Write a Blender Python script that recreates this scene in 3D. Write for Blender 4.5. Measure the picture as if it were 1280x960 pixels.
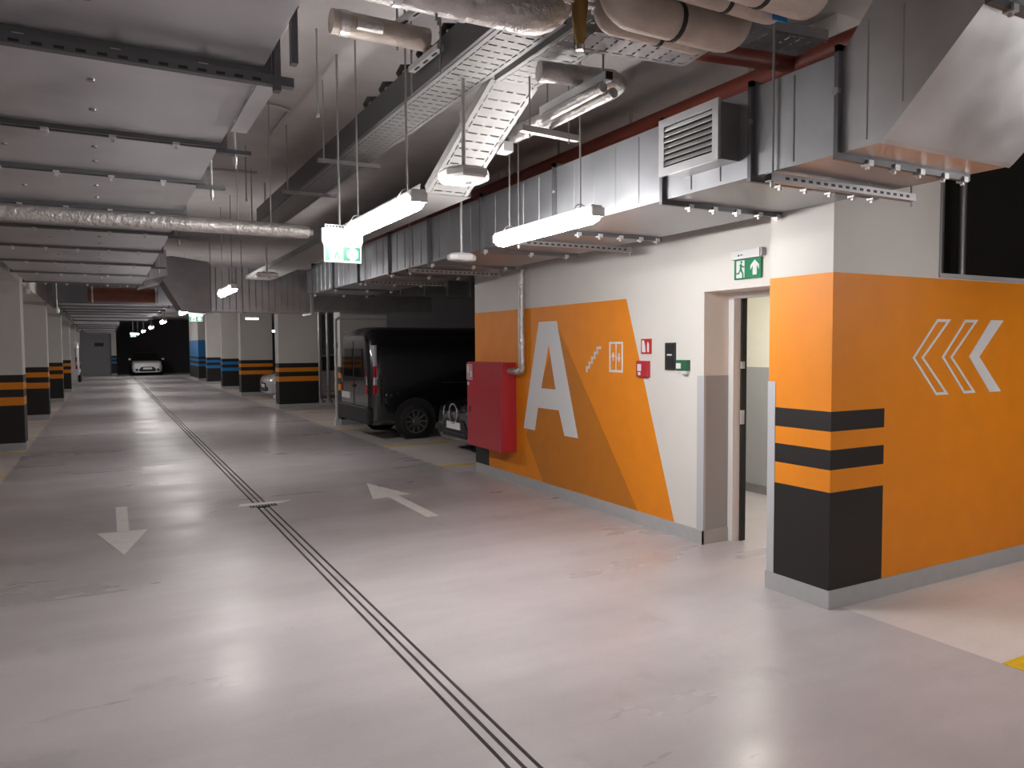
import bpy, bmesh, math, random
from mathutils import Vector, Matrix
random.seed(7)
S = bpy.context.scene
for o in list(bpy.data.objects): bpy.data.objects.remove(o)
COL = S.collection
R = math.radians

# ---------------------------------------------------------------- camera
def make_camera():
    yaw, p, r = R(28.563), R(2.866), R(0.354)
    f = Vector((math.sin(yaw)*math.cos(p), math.cos(yaw)*math.cos(p), -math.sin(p)))
    rt = Vector((math.cos(yaw), -math.sin(yaw), 0))
    d = f.cross(rt)
    rr = math.cos(r)*rt + math.sin(r)*d
    dd = -math.sin(r)*rt + math.cos(r)*d
    m = Matrix((rr, -dd, -f)).transposed().to_4x4()
    m.translation = Vector((0, 0, 1.7))
    c = bpy.data.cameras.new('camera'); c.sensor_width = 36; c.lens = 931.74/1280*36
    c.clip_start = 0.05; c.clip_end = 200
    o = bpy.data.objects.new('camera', c); COL.objects.link(o); o.matrix_world = m
    S.camera = o
make_camera()
# ---------------------------------------------------------------- world, exposure
w = bpy.data.worlds.new('world'); S.world = w; w.use_nodes = True
w.node_tree.nodes['Background'].inputs[0].default_value = (0.5, 0.48, 0.5, 1)
w.node_tree.nodes['Background'].inputs[1].default_value = 0.0
S.view_settings.view_transform = 'Standard'; S.view_settings.look = 'None'
S.view_settings.gamma = 1; S.view_settings.use_curve_mapping = False
S.view_settings.exposure = 1.68
LED = 26.0            # emission of the batten diffusers
CZ = 3.75             # ceiling height

# ---------------------------------------------------------------- materials
def srgb(r, g, b):
    f = lambda c: (c/255/12.92) if c/255 <= .04045 else ((c/255+.055)/1.055)**2.4
    return (f(r), f(g), f(b), 1)
def mat(name, col, rough=.6, metal=0, noise=0, nscale=8, bump=0, bscale=40, coat=0, emit=0, spec=.5, stretch=None, rvar=0):
    m = bpy.data.materials.new(name); m.use_nodes = True
    nt = m.node_tree; b = nt.nodes['Principled BSDF']
    b.inputs['Base Color'].default_value = col
    b.inputs['Roughness'].default_value = rough; b.inputs['Metallic'].default_value = metal
    b.inputs['Coat Weight'].default_value = coat
    b.inputs['Specular IOR Level'].default_value = spec
    if emit:
        b.inputs['Emission Color'].default_value = col; b.inputs['Emission Strength'].default_value = emit
    if noise or bump or rvar:
        tc = nt.nodes.new('ShaderNodeTexCoord'); mp = nt.nodes.new('ShaderNodeMapping')
        if stretch: mp.inputs['Scale'].default_value = stretch
        nt.links.new(tc.outputs['Object'], mp.inputs[0])
    if noise or rvar:
        n = nt.nodes.new('ShaderNodeTexNoise'); n.inputs['Scale'].default_value = nscale; n.inputs['Detail'].default_value = 6
        nt.links.new(mp.outputs[0], n.inputs['Vector'])
        if noise:
            rp = nt.nodes.new('ShaderNodeMapRange')
            rp.inputs['From Min'].default_value = .3; rp.inputs['From Max'].default_value = .7
            rp.inputs['To Min'].default_value = 1-noise; rp.inputs['To Max'].default_value = 1+noise
            mx = nt.nodes.new('ShaderNodeVectorMath'); mx.operation = 'SCALE'
            mx.inputs[0].default_value = col[:3]
            nt.links.new(n.outputs['Fac'], rp.inputs[0]); nt.links.new(rp.outputs[0], mx.inputs['Scale'])
            nt.links.new(mx.outputs[0], b.inputs['Base Color'])
        if rvar:
            r2 = nt.nodes.new('ShaderNodeMapRange')
            r2.inputs['From Min'].default_value = .3; r2.inputs['From Max'].default_value = .7
            r2.inputs['To Min'].default_value = rough-rvar; r2.inputs['To Max'].default_value = rough+rvar
            nt.links.new(n.outputs['Fac'], r2.inputs[0]); nt.links.new(r2.outputs[0], b.inputs['Roughness'])
    if bump:
        n2 = nt.nodes.new('ShaderNodeTexNoise'); n2.inputs['Scale'].default_value = bscale; n2.inputs['Detail'].default_value = 4
        nt.links.new(mp.outputs[0], n2.inputs['Vector'])
        bp = nt.nodes.new('ShaderNodeBump'); bp.inputs['Strength'].default_value = bump; bp.inputs['Distance'].default_value = .02
        nt.links.new(n2.outputs['Fac'], bp.inputs['Height']); nt.links.new(bp.outputs[0], b.inputs['Normal'])
    return m
def floor_mat(name, col, stain, rough):
    """coated concrete: cloudy patches, sweeping streaks with painted bands of lamp light across the lane, damp stains"""
    m = bpy.data.materials.new(name); m.use_nodes = True
    nt = m.node_tree; N = nt.nodes; L = nt.links; b = N['Principled BSDF']
    tc = N.new('ShaderNodeTexCoord')
    def noise(scale, detail, st=(1, 1, 1)):
        mp = N.new('ShaderNodeMapping'); mp.inputs['Scale'].default_value = st
        L.new(tc.outputs['Object'], mp.inputs[0])
        n = N.new('ShaderNodeTexNoise'); n.inputs['Scale'].default_value = scale; n.inputs['Detail'].default_value = detail
        n.inputs['Roughness'].default_value = .6
        L.new(mp.outputs[0], n.inputs['Vector']); return n.outputs['Fac']
    def rng(sock, a, b_, c, d):
        r = N.new('ShaderNodeMapRange'); r.inputs[1].default_value = a; r.inputs[2].default_value = b_
        r.inputs[3].default_value = c; r.inputs[4].default_value = d; L.new(sock, r.inputs[0]); return r.outputs[0]
    def mul(a, c):
        q = N.new('ShaderNodeMath'); q.operation = 'MULTIPLY'; L.new(a, q.inputs[0]); L.new(c, q.inputs[1]); return q.outputs[0]
    cloud = rng(noise(.9, 5), .3, .7, .90, 1.08)
    streak_light_bands = rng(noise(1.1, 6, (.35, 1.5, 1)), .3, .7, .86, 1.09)  # sweeping marks, contrast raised to paint in bands of lamp light and shade
    spots = rng(noise(1.9, 8), .61, .66, 1.0, stain)
    fine = rng(noise(45, 3), .2, .8, .96, 1.04)
    k = mul(mul(cloud, streak_light_bands), mul(spots, fine))
    v = N.new('ShaderNodeVectorMath'); v.operation = 'SCALE'; v.inputs[0].default_value = col[:3]
    L.new(k, v.inputs['Scale']); L.new(v.outputs[0], b.inputs['Base Color'])
    L.new(rng(noise(1.0, 6, (.35, 1.4, 1)), .3, .7, rough-.11, rough+.12), b.inputs['Roughness'])
    bp = N.new('ShaderNodeBump'); bp.inputs['Strength'].default_value = .12; bp.inputs['Distance'].default_value = .01
    L.new(noise(6, 4, (.6, 2, 1)), bp.inputs['Height']); L.new(bp.outputs[0], b.inputs['Normal'])
    b.inputs['Specular IOR Level'].default_value = .5
    return m
M = {}
M['road'] = floor_mat('coated_floor', (.51, .465, .475, 1), .91, .34)
M['bay'] = floor_mat('bay_floor', (.72, .65, .62, 1), .94, .40)
M['slot'] = mat('slot_dark', (.02, .02, .02, 1), .8)
M['ceiling'] = mat('ceiling_concrete', (.48, .45, .44, 1), .85, noise=.10, nscale=2.5, bump=.1)
M['white'] = mat('white_wall', (.70, .68, .645, 1), .75, noise=.03, nscale=2, bump=.04, bscale=90)
M['cream'] = mat('cream_wall', (.76, .74, .65, 1), .75, noise=.02, nscale=2)
M['guard'] = mat('lavender_grey', (.50, .51, .54, 1), .55)
M['greydado'] = mat('grey_dado', (.36, .37, .38, 1), .6)
M['base'] = mat('baseboard_grey', (.44, .445, .45, 1), .6, noise=.04, nscale=12)
M['orange'] = mat('orange_paint', (.83, .262, .006, 1), .55, noise=.04, nscale=5, bump=.03, bscale=80)
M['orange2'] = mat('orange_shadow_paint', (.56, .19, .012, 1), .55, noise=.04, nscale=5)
M['black'] = mat('black_paint', (.016, .013, .013, 1), .55)
M['blue'] = mat('blue_paint', (.015, .20, .50, 1), .5)
M['graphic'] = mat('white_graphic', (.74, .75, .76, 1), .6)
M['yellow'] = mat('yellow_paint', (.80, .50, .01, 1), .6, noise=.12, nscale=14)
M['floorwhite'] = mat('white_floor_paint', (.80, .78, .75, 1), .55, noise=.07, nscale=14)
M['galv'] = mat('galvanised', (.62, .62, .64, 1), .36, metal=.85, noise=.10, nscale=3, rvar=.07)
M['galvr'] = mat('galvanised_bluish', (.37, .38, .40, 1), .42, metal=.8, noise=.10, nscale=3, rvar=.07)
M['galvd'] = mat('galvanised_dark', (.34, .33, .34, 1), .45, metal=.8, noise=.12, nscale=5)  # darker, more mottled copy of the galvanised metal
M['zinc'] = mat('zinc_bracket', (.62, .62, .62, 1), .42, metal=.6, noise=.06, nscale=20)
M['tray'] = mat('tray_zinc', (.30, .295, .29, 1), .5, metal=.45, noise=.06, nscale=12)
M['flange'] = mat('duct_flange', (.15, .15, .16, 1), .45, metal=.7)
M['rod'] = mat('threaded_rod', (.40, .39, .38, 1), .45, metal=.7)
M['foil'] = mat('foil_lagging', (.62, .60, .58, 1), .36, metal=.75, noise=.1, nscale=9, bump=.8, bscale=26)
M['beige'] = mat('paper_lagging', (.55, .47, .41, 1), .55, metal=.15, noise=.12, nscale=9, bump=.35, bscale=30)
M['redpipe'] = mat('sprinkler_red', (.22, .045, .028, 1), .5, noise=.1)
M['rust'] = mat('brown_duct', (.20, .055, .03, 1), .5, noise=.15, nscale=6)
M['brass'] = mat('brass', (.30, .18, .06, 1), .4, metal=.8)
M['plastic'] = mat('white_plastic', (.72, .72, .72, 1), .4)
M['led'] = mat('led_diffuser', (1, .97, .95, 1), .4, emit=LED)
M['led_dim'] = mat('bulkhead_diffuser', (1, .95, .9, 1), .4, emit=1.2)
M['led_lobby'] = mat('lobby_lamp_diffuser', (1, .96, .86, 1), .4, emit=LED*1.0)
def dim_base(m, c): m.node_tree.nodes['Principled BSDF'].inputs['Base Color'].default_value = c; return m
M['signglow'] = mat('sign_glow_white', (.85, 1, .97, 1), .4, emit=.34)
dim_base(M['signglow'], (.2, .2, .2, 1))
M['greenglow'] = dim_base(mat('sign_glow_green', (.0, .45, .20, 1), .4, emit=.28), (.0, .03, .015, 1))
M['green'] = mat('sign_green', (.005, .20, .085, 1), .45)
M['greenbox'] = mat('callpoint_green', (.02, .13, .06, 1), .45)
M['red'] = mat('hydrant_red', (.48, .026, .042, 1), .32, coat=.2)
M['signred'] = mat('sign_red', (.50, .02, .02, 1), .4)
M['panel'] = mat('black_plastic', (.03, .03, .033, 1), .35)
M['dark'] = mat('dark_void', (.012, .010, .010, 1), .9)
M['farwall'] = mat('far_grey_wall', (.30, .30, .31, 1), .8)
M['outer'] = mat('outer_wall_grey', (.10, .095, .10, 1), .85)
M['darkwall'] = mat('dark_far_wall', (.085, .08, .085, 1), .85)
M['carblack'] = mat('black_car_paint', (.006, .006, .008, 1), .22, coat=1)
M['carwhite'] = mat('white_car_paint', (.78, .78, .78, 1), .3, coat=1)
M['carsilver'] = mat('silver_car_paint', (.55, .56, .58, 1), .3, metal=.5, coat=1)
M['glass'] = mat('car_glass', (.008, .009, .010, 1), .06, spec=.8)
M['tyre'] = mat('tyre', (.012, .012, .012, 1), .8)
M['rim'] = mat('alloy_rim', (.45, .45, .46, 1), .3, metal=.9)
M['chrome'] = mat('chrome', (.75, .75, .77, 1), .15, metal=1)
M['tail'] = mat('tail_lamp_red', (.45, .01, .02, 1), .15, coat=1)
M['lens'] = mat('lamp_lens', (.50, .50, .53, 1), .12, coat=1)
M['plate'] = mat('number_plate', (.75, .75, .74, 1), .5)
M['trim'] = mat('black_trim', (.015, .015, .016, 1), .6)
M['cable'] = mat('cable_sheath', (.03, .028, .028, 1), .6)

# ---------------------------------------------------------------- mesh helpers
class MB:
    def __init__(s): s.v = []; s.f = []; s.sm = []
    def add(s, vs, fs, smooth=False):
        n = len(s.v); s.v += [tuple(v) for v in vs]; s.f += [tuple(i+n for i in f) for f in fs]; s.sm += [smooth]*len(fs); return s
    def box(s, x0, x1, y0, y1, z0, z1):
        x0, x1 = min(x0, x1), max(x0, x1); y0, y1 = min(y0, y1), max(y0, y1); z0, z1 = min(z0, z1), max(z0, z1)
        return s.add([(x0,y0,z0),(x1,y0,z0),(x1,y1,z0),(x0,y1,z0),(x0,y0,z1),(x1,y0,z1),(x1,y1,z1),(x0,y1,z1)],
                     [(3,2,1,0),(4,5,6,7),(0,1,5,4),(1,2,6,5),(2,3,7,6),(3,0,4,7)])
    def prism(s, poly, ax, a, b):
        """poly in the other two axes (in x,y,z order), extruded along ax from a to b"""
        def P(q, t):
            return {0: (t, q[0], q[1]), 1: (q[0], t, q[1]), 2: (q[0], q[1], t)}[ax]
        n = len(poly)
        vs = [P(q, a) for q in poly]+[P(q, b) for q in poly]
        return s.add(vs, [tuple(range(n-1, -1, -1)), tuple(range(n, 2*n))]+[(i, (i+1) % n, n+(i+1) % n, n+i) for i in range(n)])
    def tube(s, pts, r, n=12, cap=True):
        pts = [Vector(p) for p in pts]; rs = r if isinstance(r, (list, tuple)) else [r]*len(pts)
        rings = []; up = None
        for i, p in enumerate(pts):
            if i == 0: d = pts[1]-p
            elif i == len(pts)-1: d = p-pts[i-1]
            else: d = (pts[i+1]-p).normalized()+(p-pts[i-1]).normalized()
            d.normalize()
            if up is None: up = Vector((0, 0, 1)) if abs(d.z) < .9 else Vector((1, 0, 0))
            a = d.cross(up)
            if a.length < 1e-4: a = d.orthogonal()
            a.normalize(); b = a.cross(d).normalized(); up = b
            rings.append([p+a*math.cos(t)*rs[i]+b*math.sin(t)*rs[i] for t in [2*math.pi*k/n for k in range(n)]])
        vs = [v for q in rings for v in q]
        fs = [(i*n+k, i*n+(k+1) % n, (i+1)*n+(k+1) % n, (i+1)*n+k) for i in range(len(pts)-1) for k in range(n)]
        s.add(vs, fs, True)
        if cap:
            m = len(pts)-1
            s.add(rings[0], [tuple(range(n))]); s.add(rings[m], [tuple(range(n-1, -1, -1))])
        return s
    def bar(s, p, q, w, h):
        """rectangular bar from p to q, w across, h tall"""
        p, q = Vector(p), Vector(q); d = (q-p).normalized()
        a = d.cross(Vector((0, 0, 1)))
        if a.length < 1e-4: a = Vector((1, 0, 0))
        a.normalize(); b = a.cross(d)
        vs = []
        for e in (p, q):
            for (i, j) in ((-1,-1),(1,-1),(1,1),(-1,1)): vs.append(e+a*w/2*i+b*h/2*j)
        return s.add(vs, [(0,1,2,3),(7,6,5,4),(0,4,5,1),(1,5,6,2),(2,6,7,3),(3,7,4,0)])
    def loft(s, rings, closed=True, caps=True, smooth=True):
        n = len(rings[0]); vs = [v for r in rings for v in r]; fs = []
        for i in range(len(rings)-1):
            for k in range(n if closed else n-1):
                fs.append((i*n+k, i*n+(k+1) % n, (i+1)*n+(k+1) % n, (i+1)*n+k))
        s.add(vs, fs, smooth)
        if caps:
            s.add(rings[0], [tuple(range(n-1, -1, -1))]); s.add(rings[-1], [tuple(range(n))])
        return s
    def disc(s, c, ax, r, t, n=24, r0=0):
        """disc / ring of thickness t centred on c along axis ax"""
        def P(a, rr, k):
            u, v = math.cos(a)*rr, math.sin(a)*rr
            o = {0: (k, u, v), 1: (u, k, v), 2: (u, v, k)}[ax]; return (c[0]+o[0], c[1]+o[1], c[2]+o[2])
        A = [2*math.pi*i/n for i in range(n)]
        if r0 == 0:
            vs = [P(a, r, -t/2) for a in A]+[P(a, r, t/2) for a in A]
            return s.add(vs, [tuple(range(n)), tuple(range(2*n-1, n-1, -1))]+[(i, (i+1) % n, n+(i+1) % n, n+i) for i in range(n)])
        vs = [P(a, q, k) for (q, k) in ((r, -t/2), (r, t/2), (r0, t/2), (r0, -t/2)) for a in A]
        return s.add(vs, [(j*n+i, j*n+(i+1) % n, ((j+1) % 4)*n+(i+1) % n, ((j+1) % 4)*n+i) for j in range(4) for i in range(n)])
    def build(s, name, m, parent=None, bevel=0, sharp=None, loc=None):
        me = bpy.data.meshes.new(name); me.from_pydata([tuple(v) for v in s.v], [], s.f)
        bm = bmesh.new(); bm.from_mesh(me)
        bmesh.ops.recalc_face_normals(bm, faces=bm.faces); bm.to_mesh(me); bm.free()
        if any(s.sm):
            for p, f in zip(me.polygons, s.sm): p.use_smooth = f
        if sharp is not None:
            me.polygons.foreach_set('use_smooth', [True]*len(me.polygons)); me.set_sharp_from_angle(angle=R(sharp))
        me.materials.append(M[m])
        o = bpy.data.objects.new(name, me); COL.objects.link(o)
        if loc: o.location = loc
        if parent: o.parent = parent
        if bevel:
            b = o.modifiers.new('bevel', 'BEVEL'); b.width = bevel; b.segments = 2; b.limit_method = 'ANGLE'
        return o
def tag(o, label=None, cat=None, group=None, kind=None):
    if label: o['label'] = label
    if cat: o['category'] = cat
    if group: o['group'] = group
    if kind: o['kind'] = kind
    return o
def empty(name, loc=(0, 0, 0), label=None, cat=None, group=None, rz=0):
    o = bpy.data.objects.new(name, None); COL.objects.link(o); o.location = loc; o.rotation_euler.z = rz
    o.empty_display_size = .1
    return tag(o, label, cat, group)
def copy_tree(o, parent=None):
    c = o.copy(); COL.objects.link(c); c.parent = parent
    for ch in [k for k in bpy.data.objects if k.parent == o]: copy_tree(ch, c)
    return c
def box(name, m, *b, parent=None, bevel=0): return MB().box(*b).build(name, m, parent, bevel)
def struct(o, label=None): o['kind'] = 'structure'; tag(o, label); return o
def link(child, parent, keep=True):
    child.parent = parent
    return child

# ================================================================ SETTING
Y0, Y1 = -12.0, 58.0
# floor of the lane, with three open slots of the channel drain
sl = [1.381, 1.438, 1.495]; hw = .0095
fm = MB(); xs = [-1.22]+[q for s_ in sl for q in (s_-hw, s_+hw)]+[4.14]
for i in range(0, len(xs), 2):
    if i == 0 or i == 6:
        fm.box(xs[i], xs[i+1], Y0, Y1, -.2, 0)
    else:
        fm.box(xs[i], xs[i+1], Y0, 8.20, -.2, 0); fm.box(xs[i], xs[i+1], 8.20, 8.32, -.2, -.03); fm.box(xs[i], xs[i+1], 8.32, Y1, -.2, 0)
fm.box(4.14, 6.7, 3.15, 9.2, -.2, 0)
floor = struct(fm.build('floor', 'road'), 'smooth grey coated lane floor with a slot drain')
for s_ in sl: box('drain_slot', 'slot', s_-hw, s_+hw, Y0, Y1, -.2, -.04, parent=floor)
fb = MB().box(4.14, 12, Y0, 3.15, -.2, 0).box(4.14, 12, 9.2, Y1, -.2, 0).box(6.7, 12, 3.15, 9.2, -.2, 0)
floor_r = struct(fb.build('floor', 'bay'), 'paler floor of the parking bays beside the orange wall')
fb = MB().box(-7, -1.22, Y0, Y1, -.2, 0)
floor_l = struct(fb.build('floor', 'bay'), 'paler floor of the parking bays behind the black banded columns')
struct(box('ceiling', 'ceiling', -7.2, 12.2, Y0, Y1+.2, CZ, CZ+.25), 'grey concrete ceiling slab')
struct(box('wall_left', 'white', -7.2, -7, Y0, Y1, 0, CZ))
struct(box('wall_back', 'white', -7.2, 12.2, Y0-.2, Y0, 0, CZ))
struct(box('wall_outer', 'outer', 12, 12.2, Y0, Y1, 0, CZ), 'outer wall behind the parked vans')
struct(box('wall_end', 'darkwall', -7.2, 12.2, Y1, Y1+.2, 0, CZ), 'dark end wall of the garage behind the white car')
we = struct(MB().box(-3.2, .33, 55.2, 55.5, 0, CZ).build('wall_far', 'farwall'), 'pale grey wall block at the end of the lane')
box('wall_plaque', 'panel', -.62, -.1, 55.18, 55.2, 1.88, 2.12, parent=we)
# painted stripe post at that wall's corner
def bands(parent, x0, x1, y0, y1, colour, e=.003):
    for k, (z0, z1, m) in enumerate([(.12, .76, 'black'), (.76, .90, colour), (.90, 1.03, 'black'), (1.03, 1.15, colour), (1.15, 1.275, 'black')]):
        box('painted_band', m, x0-e, x1+e, y0-e, y1+e, z0, z1, parent=parent)
def column(name, x0, x1, y0, y1, colour, label, group=None, upper=None):
    c = struct(box(name, 'white', x0, x1, y0, y1, 0, CZ), label)
    bands(c, x0, x1, y0, y1, colour)
    box('baseboard', 'base', x0-.012, x1+.012, y0-.012, y1+.012, 0, .12, parent=c)
    if upper: box('painted_band', upper, x0-.003, x1+.003, y0-.003, y1+.003, 1.275, 2.155, parent=c)
    return c
for i, y in enumerate((15.06, 21.3, 28.2, 34.6, 41, 47.4)):
    column('wall_pillar', -2.45, -1.245, y, y+.5, 'orange', 'white column with black and orange bands on the near side of the parking bays')
for y in (8.8, 2.5, -3.7): column('wall_pillar', -2.45, -1.245, y, y+.5, 'orange', 'white column with black and orange bands on the near side of the parking bays')
for i, (y, c) in enumerate(((16.2, 'orange'), (21.45, 'orange'), (28.1, 'orange'), (33, 'blue'), (38.3, 'blue'))):
    column('wall_pillar', 4.25 if i else 4.53, 5.35 if i else 5.6, y, y+.5, c, 'white column with black and %s bands beyond the parked van' % c)
column('wall_pillar', 4.3, 5.4, 42.5, 47.2, 'blue', 'blue painted wall block at the far end of the lane', upper='blue')
bs = column('wall_pillar', .33, .62, 55.0, 55.4, 'blue', 'blue and black banded post at the corner of the pale end wall')

struct(box('wall_beam', 'white', -2.45, -1.25, Y0, 54, 2.86, CZ), 'pale downstand beam over the row of banded columns')
# ---- wall with the letter A, door opening, orange pillar, chevron wall
WX = 4.44; PX = 4.035; PY = 3.176
wr = struct(MB().box(WX, 4.75, 4.76, 9.2, 0, CZ).box(WX, 4.75, 3.68, 4.76, 2.15, CZ).build('wall_right', 'white'), 'white wall with an orange painted panel and a big letter A')
box('baseboard', 'base', WX-.012, WX, 4.76-.012, 9.2+.012, 0, .12, parent=wr)
box('baseboard', 'base', WX-.012, 4.73, 4.748, 4.76, 0, .12, parent=wr)
box('baseboard', 'base', WX-.012, 4.75, 9.2, 9.212, 0, .12, parent=wr)
e = .002
MB().prism([(9.2, .12), (5.125, .12), (5.83, 2.155), (9.2, 2.155)], 0, WX-e, WX+.01).build('painted_panel', 'orange', wr)
o = MB().prism([(7.07, 1.925), (5.644, .12), (7.405, .12), (7.80, .64)], 0, WX-2*e, WX+.01).build('painted_letter_shadow', 'orange2', wr); tag(o, 'darker orange slanted shadow of the letter')
A = [[(7.858,.712),(7.589,.71),(7.512,.985),(7.437,1.216),(7.710,1.216)], [(7.710,1.216),(7.437,1.216),(7.273,1.735),(7.558,1.735)],
     [(7.558,1.735),(7.273,1.735),(7.015,1.735),(7.099,1.985),(7.485,1.985)], [(7.273,1.735),(7.121,1.216),(6.839,1.216),(7.015,1.735)],
     [(7.121,1.216),(7.055,.985),(6.94,.71),(6.669,.712),(6.839,1.216)], [(7.437,1.216),(7.512,.985),(7.055,.985),(7.121,1.216)]]
am = MB()
for p in A: am.prism(p, 0, WX-3*e, WX+.01)
tag(am.build('painted_letter', 'graphic', wr), 'big white capital letter A')
for k, (z0, z1, m) in enumerate([(.12, .76, 'black'), (.90, 1.03, 'black'), (1.15, 1.275, 'black')]):
    box('painted_band', m, WX-2*e, WX+.3, 8.80, 9.2+e, z0, z1, parent=wr)
# stairs symbol
sm_ = MB(); n = 5; ya, za, yb, zb = 6.515, 1.43, 6.275, 1.685; th = .026
for i in range(n):
    yy0 = ya+(yb-ya)*i/n; yy1 = ya+(yb-ya)*(i+1)/n; z0 = za+(zb-za)*i/n; z1 = za+(zb-za)*(i+1)/n
    sm_.box(WX-3*e, WX+.01, yy0, yy0-th, z0, z1+ th*.4)
    sm_.box(WX-3*e, WX+.01, yy0-th, yy1-th*1.0, z1-th*.6, z1+th*.4)
tag(sm_.build('painted_stairs_symbol', 'graphic', wr), 'white staircase symbol')
# lift symbol
lm = MB(); y0, y1, z0, z1, t = 5.88, 6.104, 1.44, 1.742, .022
lm.box(WX-3*e, WX+.01, y0, y1, z1-t, z1).box(WX-3*e, WX+.01, y0, y1, z0, z0+t).box(WX-3*e, WX+.01, y0, y0+t, z0+t, z1-t).box(WX-3*e, WX+.01, y1-t, y1, z0+t, z1-t)
lm.box(WX-3*e, WX+.01, 5.987, 5.997, z0+t, z1-t)
for yc, s_ in ((6.04, 1), (5.945, -1)):
    lm.prism([(yc-.03, 1.59), (yc+.03, 1.59), (yc, 1.59+s_*.05)] if s_ > 0 else [(yc+.03, 1.59), (yc-.03, 1.59), (yc, 1.54)], 0, WX-3*e, WX+.01)
    lm.box(WX-3*e, WX+.01, yc-.007, yc+.007, 1.555 if s_ > 0 else 1.59, 1.59 if s_ > 0 else 1.63)
tag(lm.build('painted_lift_symbol', 'graphic', wr), 'white lift symbol with up and down arrows')
# corner guard and grey dado of the reveal
box('corner_guard', 'guard', WX-.004, WX+.02, 4.752, 4.835, .12, 1.443, parent=wr)
box('painted_dado', 'greydado', WX+.001, 4.73, 4.757, 4.77, .12, 1.443, parent=wr)
# door frame
d1 = struct(MB().box(4.72, 4.80, 4.70, 4.76, 0, 2.15).box(4.72, 4.80, 3.68, 3.74, 0, 2.15).box(4.72, 4.80, 3.74, 4.70, 2.10, 2.15).build('door_1', 'plastic'), 'open doorway with a pale frame beside the orange pillar')
box('door_seal', 'trim', 4.80, 4.86, 4.685, 4.76, 0, 2.13, parent=d1)
box('door_seal', 'trim', 4.80, 4.86, 3.68, 3.755, 0, 2.13, parent=d1)
MB().box(4.79, 4.825, 4.672, 4.69, 1.02, 1.14).box(4.79, 4.825, 4.672, 4.69, 1.50, 1.56).build('latch_plate', 'zinc', d1)
# pillar block
pil = struct(box('wall_pillar', 'white', PX, 4.75, PY, 3.68, 0, CZ), 'orange corner pillar with thick black bands')
box('painted_panel', 'orange', PX-.002, 4.75, PY-.002, 3.682, .12, 2.157, parent=pil)
for (z0, z1) in ((.12, .755), (.90, 1.028), (1.147, 1.274)):
    box('painted_band', 'black', PX-.004, 4.56, PY-.004, 3.625, z0, z1, parent=pil)
box('corner_guard', 'guard', PX-.006, PX+.09, 3.622, 3.686, .0, 1.45, parent=pil)
MB().box(PX-.012, 4.75, PY-.012, PY, 0, .12).box(PX-.012, PX, PY, 3.692, 0, .12).box(PX, 4.72, 3.68, 3.692, 0, .12).build('baseboard', 'base', pil)
# chevron wall: full height up to x 5.13, parapet beyond
wc = struct(MB().box(4.75, 5.13, PY, 3.40, 0, CZ).box(5.13, 9.5, PY, 3.40, 0, 2.165).build('wall_front', 'white'), 'orange wall with three white chevrons')
box('painted_panel', 'orange', 4.75, 9.5, PY-.002, PY+.01, .12, 2.157, parent=wc)
box('baseboard', 'base', 4.75, 9.5, PY-.012, PY, 0, .12, parent=wc)
box('ledge', 'base', 5.13, 9.5, PY-.012, 3.42, 2.165, 2.195, parent=wc)
def inset(poly, t):
    n = len(poly); area = sum(poly[i][0]*poly[(i+1) % n][1]-poly[(i+1) % n][0]*poly[i][1] for i in range(n)); s = 1 if area > 0 else -1
    out = []
    for i in range(n):
        p0, p1, p2 = Vector(poly[i-1]), Vector(poly[i]), Vector(poly[(i+1) % n])
        d1 = (p1-p0).normalized(); d2 = (p2-p1).normalized()
        n1 = Vector((-d1.y, d1.x))*s; n2 = Vector((-d2.y, d2.x))*s
        b = (n1+n2).normalized(); out.append(tuple(p1+b*t/max(.3, b.dot(n1))))
    return out
ch = [(5.117,1.875),(5.282,1.875),(4.977,1.606),(5.272,1.341),(5.123,1.340),(4.848,1.607)]
for k, dx in enumerate((0, .334, .662)):
    P = [(x+dx, z) for x, z in ch]; cm = MB()
    if k < 2:
        I = inset(P, .020)
        for i in range(6):
            j = (i+1) % 6; cm.prism([P[i], P[j], I[j], I[i]], 1, PY-.005, PY+.01)
        tag(cm.build('painted_chevron', 'graphic', wc), 'white outlined chevron')
    else:
        tag(cm.prism([P[0], P[1], P[2], P[5]], 1, PY-.005, PY+.01).prism([P[5], P[2], P[3], P[4]], 1, PY-.005, PY+.01).build('painted_chevron', 'graphic', wc), 'solid white chevron')
# dark shaft above the parapet
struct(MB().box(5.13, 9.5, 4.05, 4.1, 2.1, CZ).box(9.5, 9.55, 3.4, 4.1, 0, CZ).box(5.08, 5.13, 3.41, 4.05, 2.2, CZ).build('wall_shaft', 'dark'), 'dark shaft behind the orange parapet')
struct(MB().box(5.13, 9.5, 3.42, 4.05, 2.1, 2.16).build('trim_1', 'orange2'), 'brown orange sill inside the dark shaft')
for x in (6.05, 6.3, 6.62):
    tag(MB().tube([(x, 3.9, 2.16), (x, 3.9, CZ)], .035).build('riser_pipe', 'galvd'), 'dark vertical riser pipe in the shaft above the orange parapet', 'pipe', 'riser pipes in the dark shaft')
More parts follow.
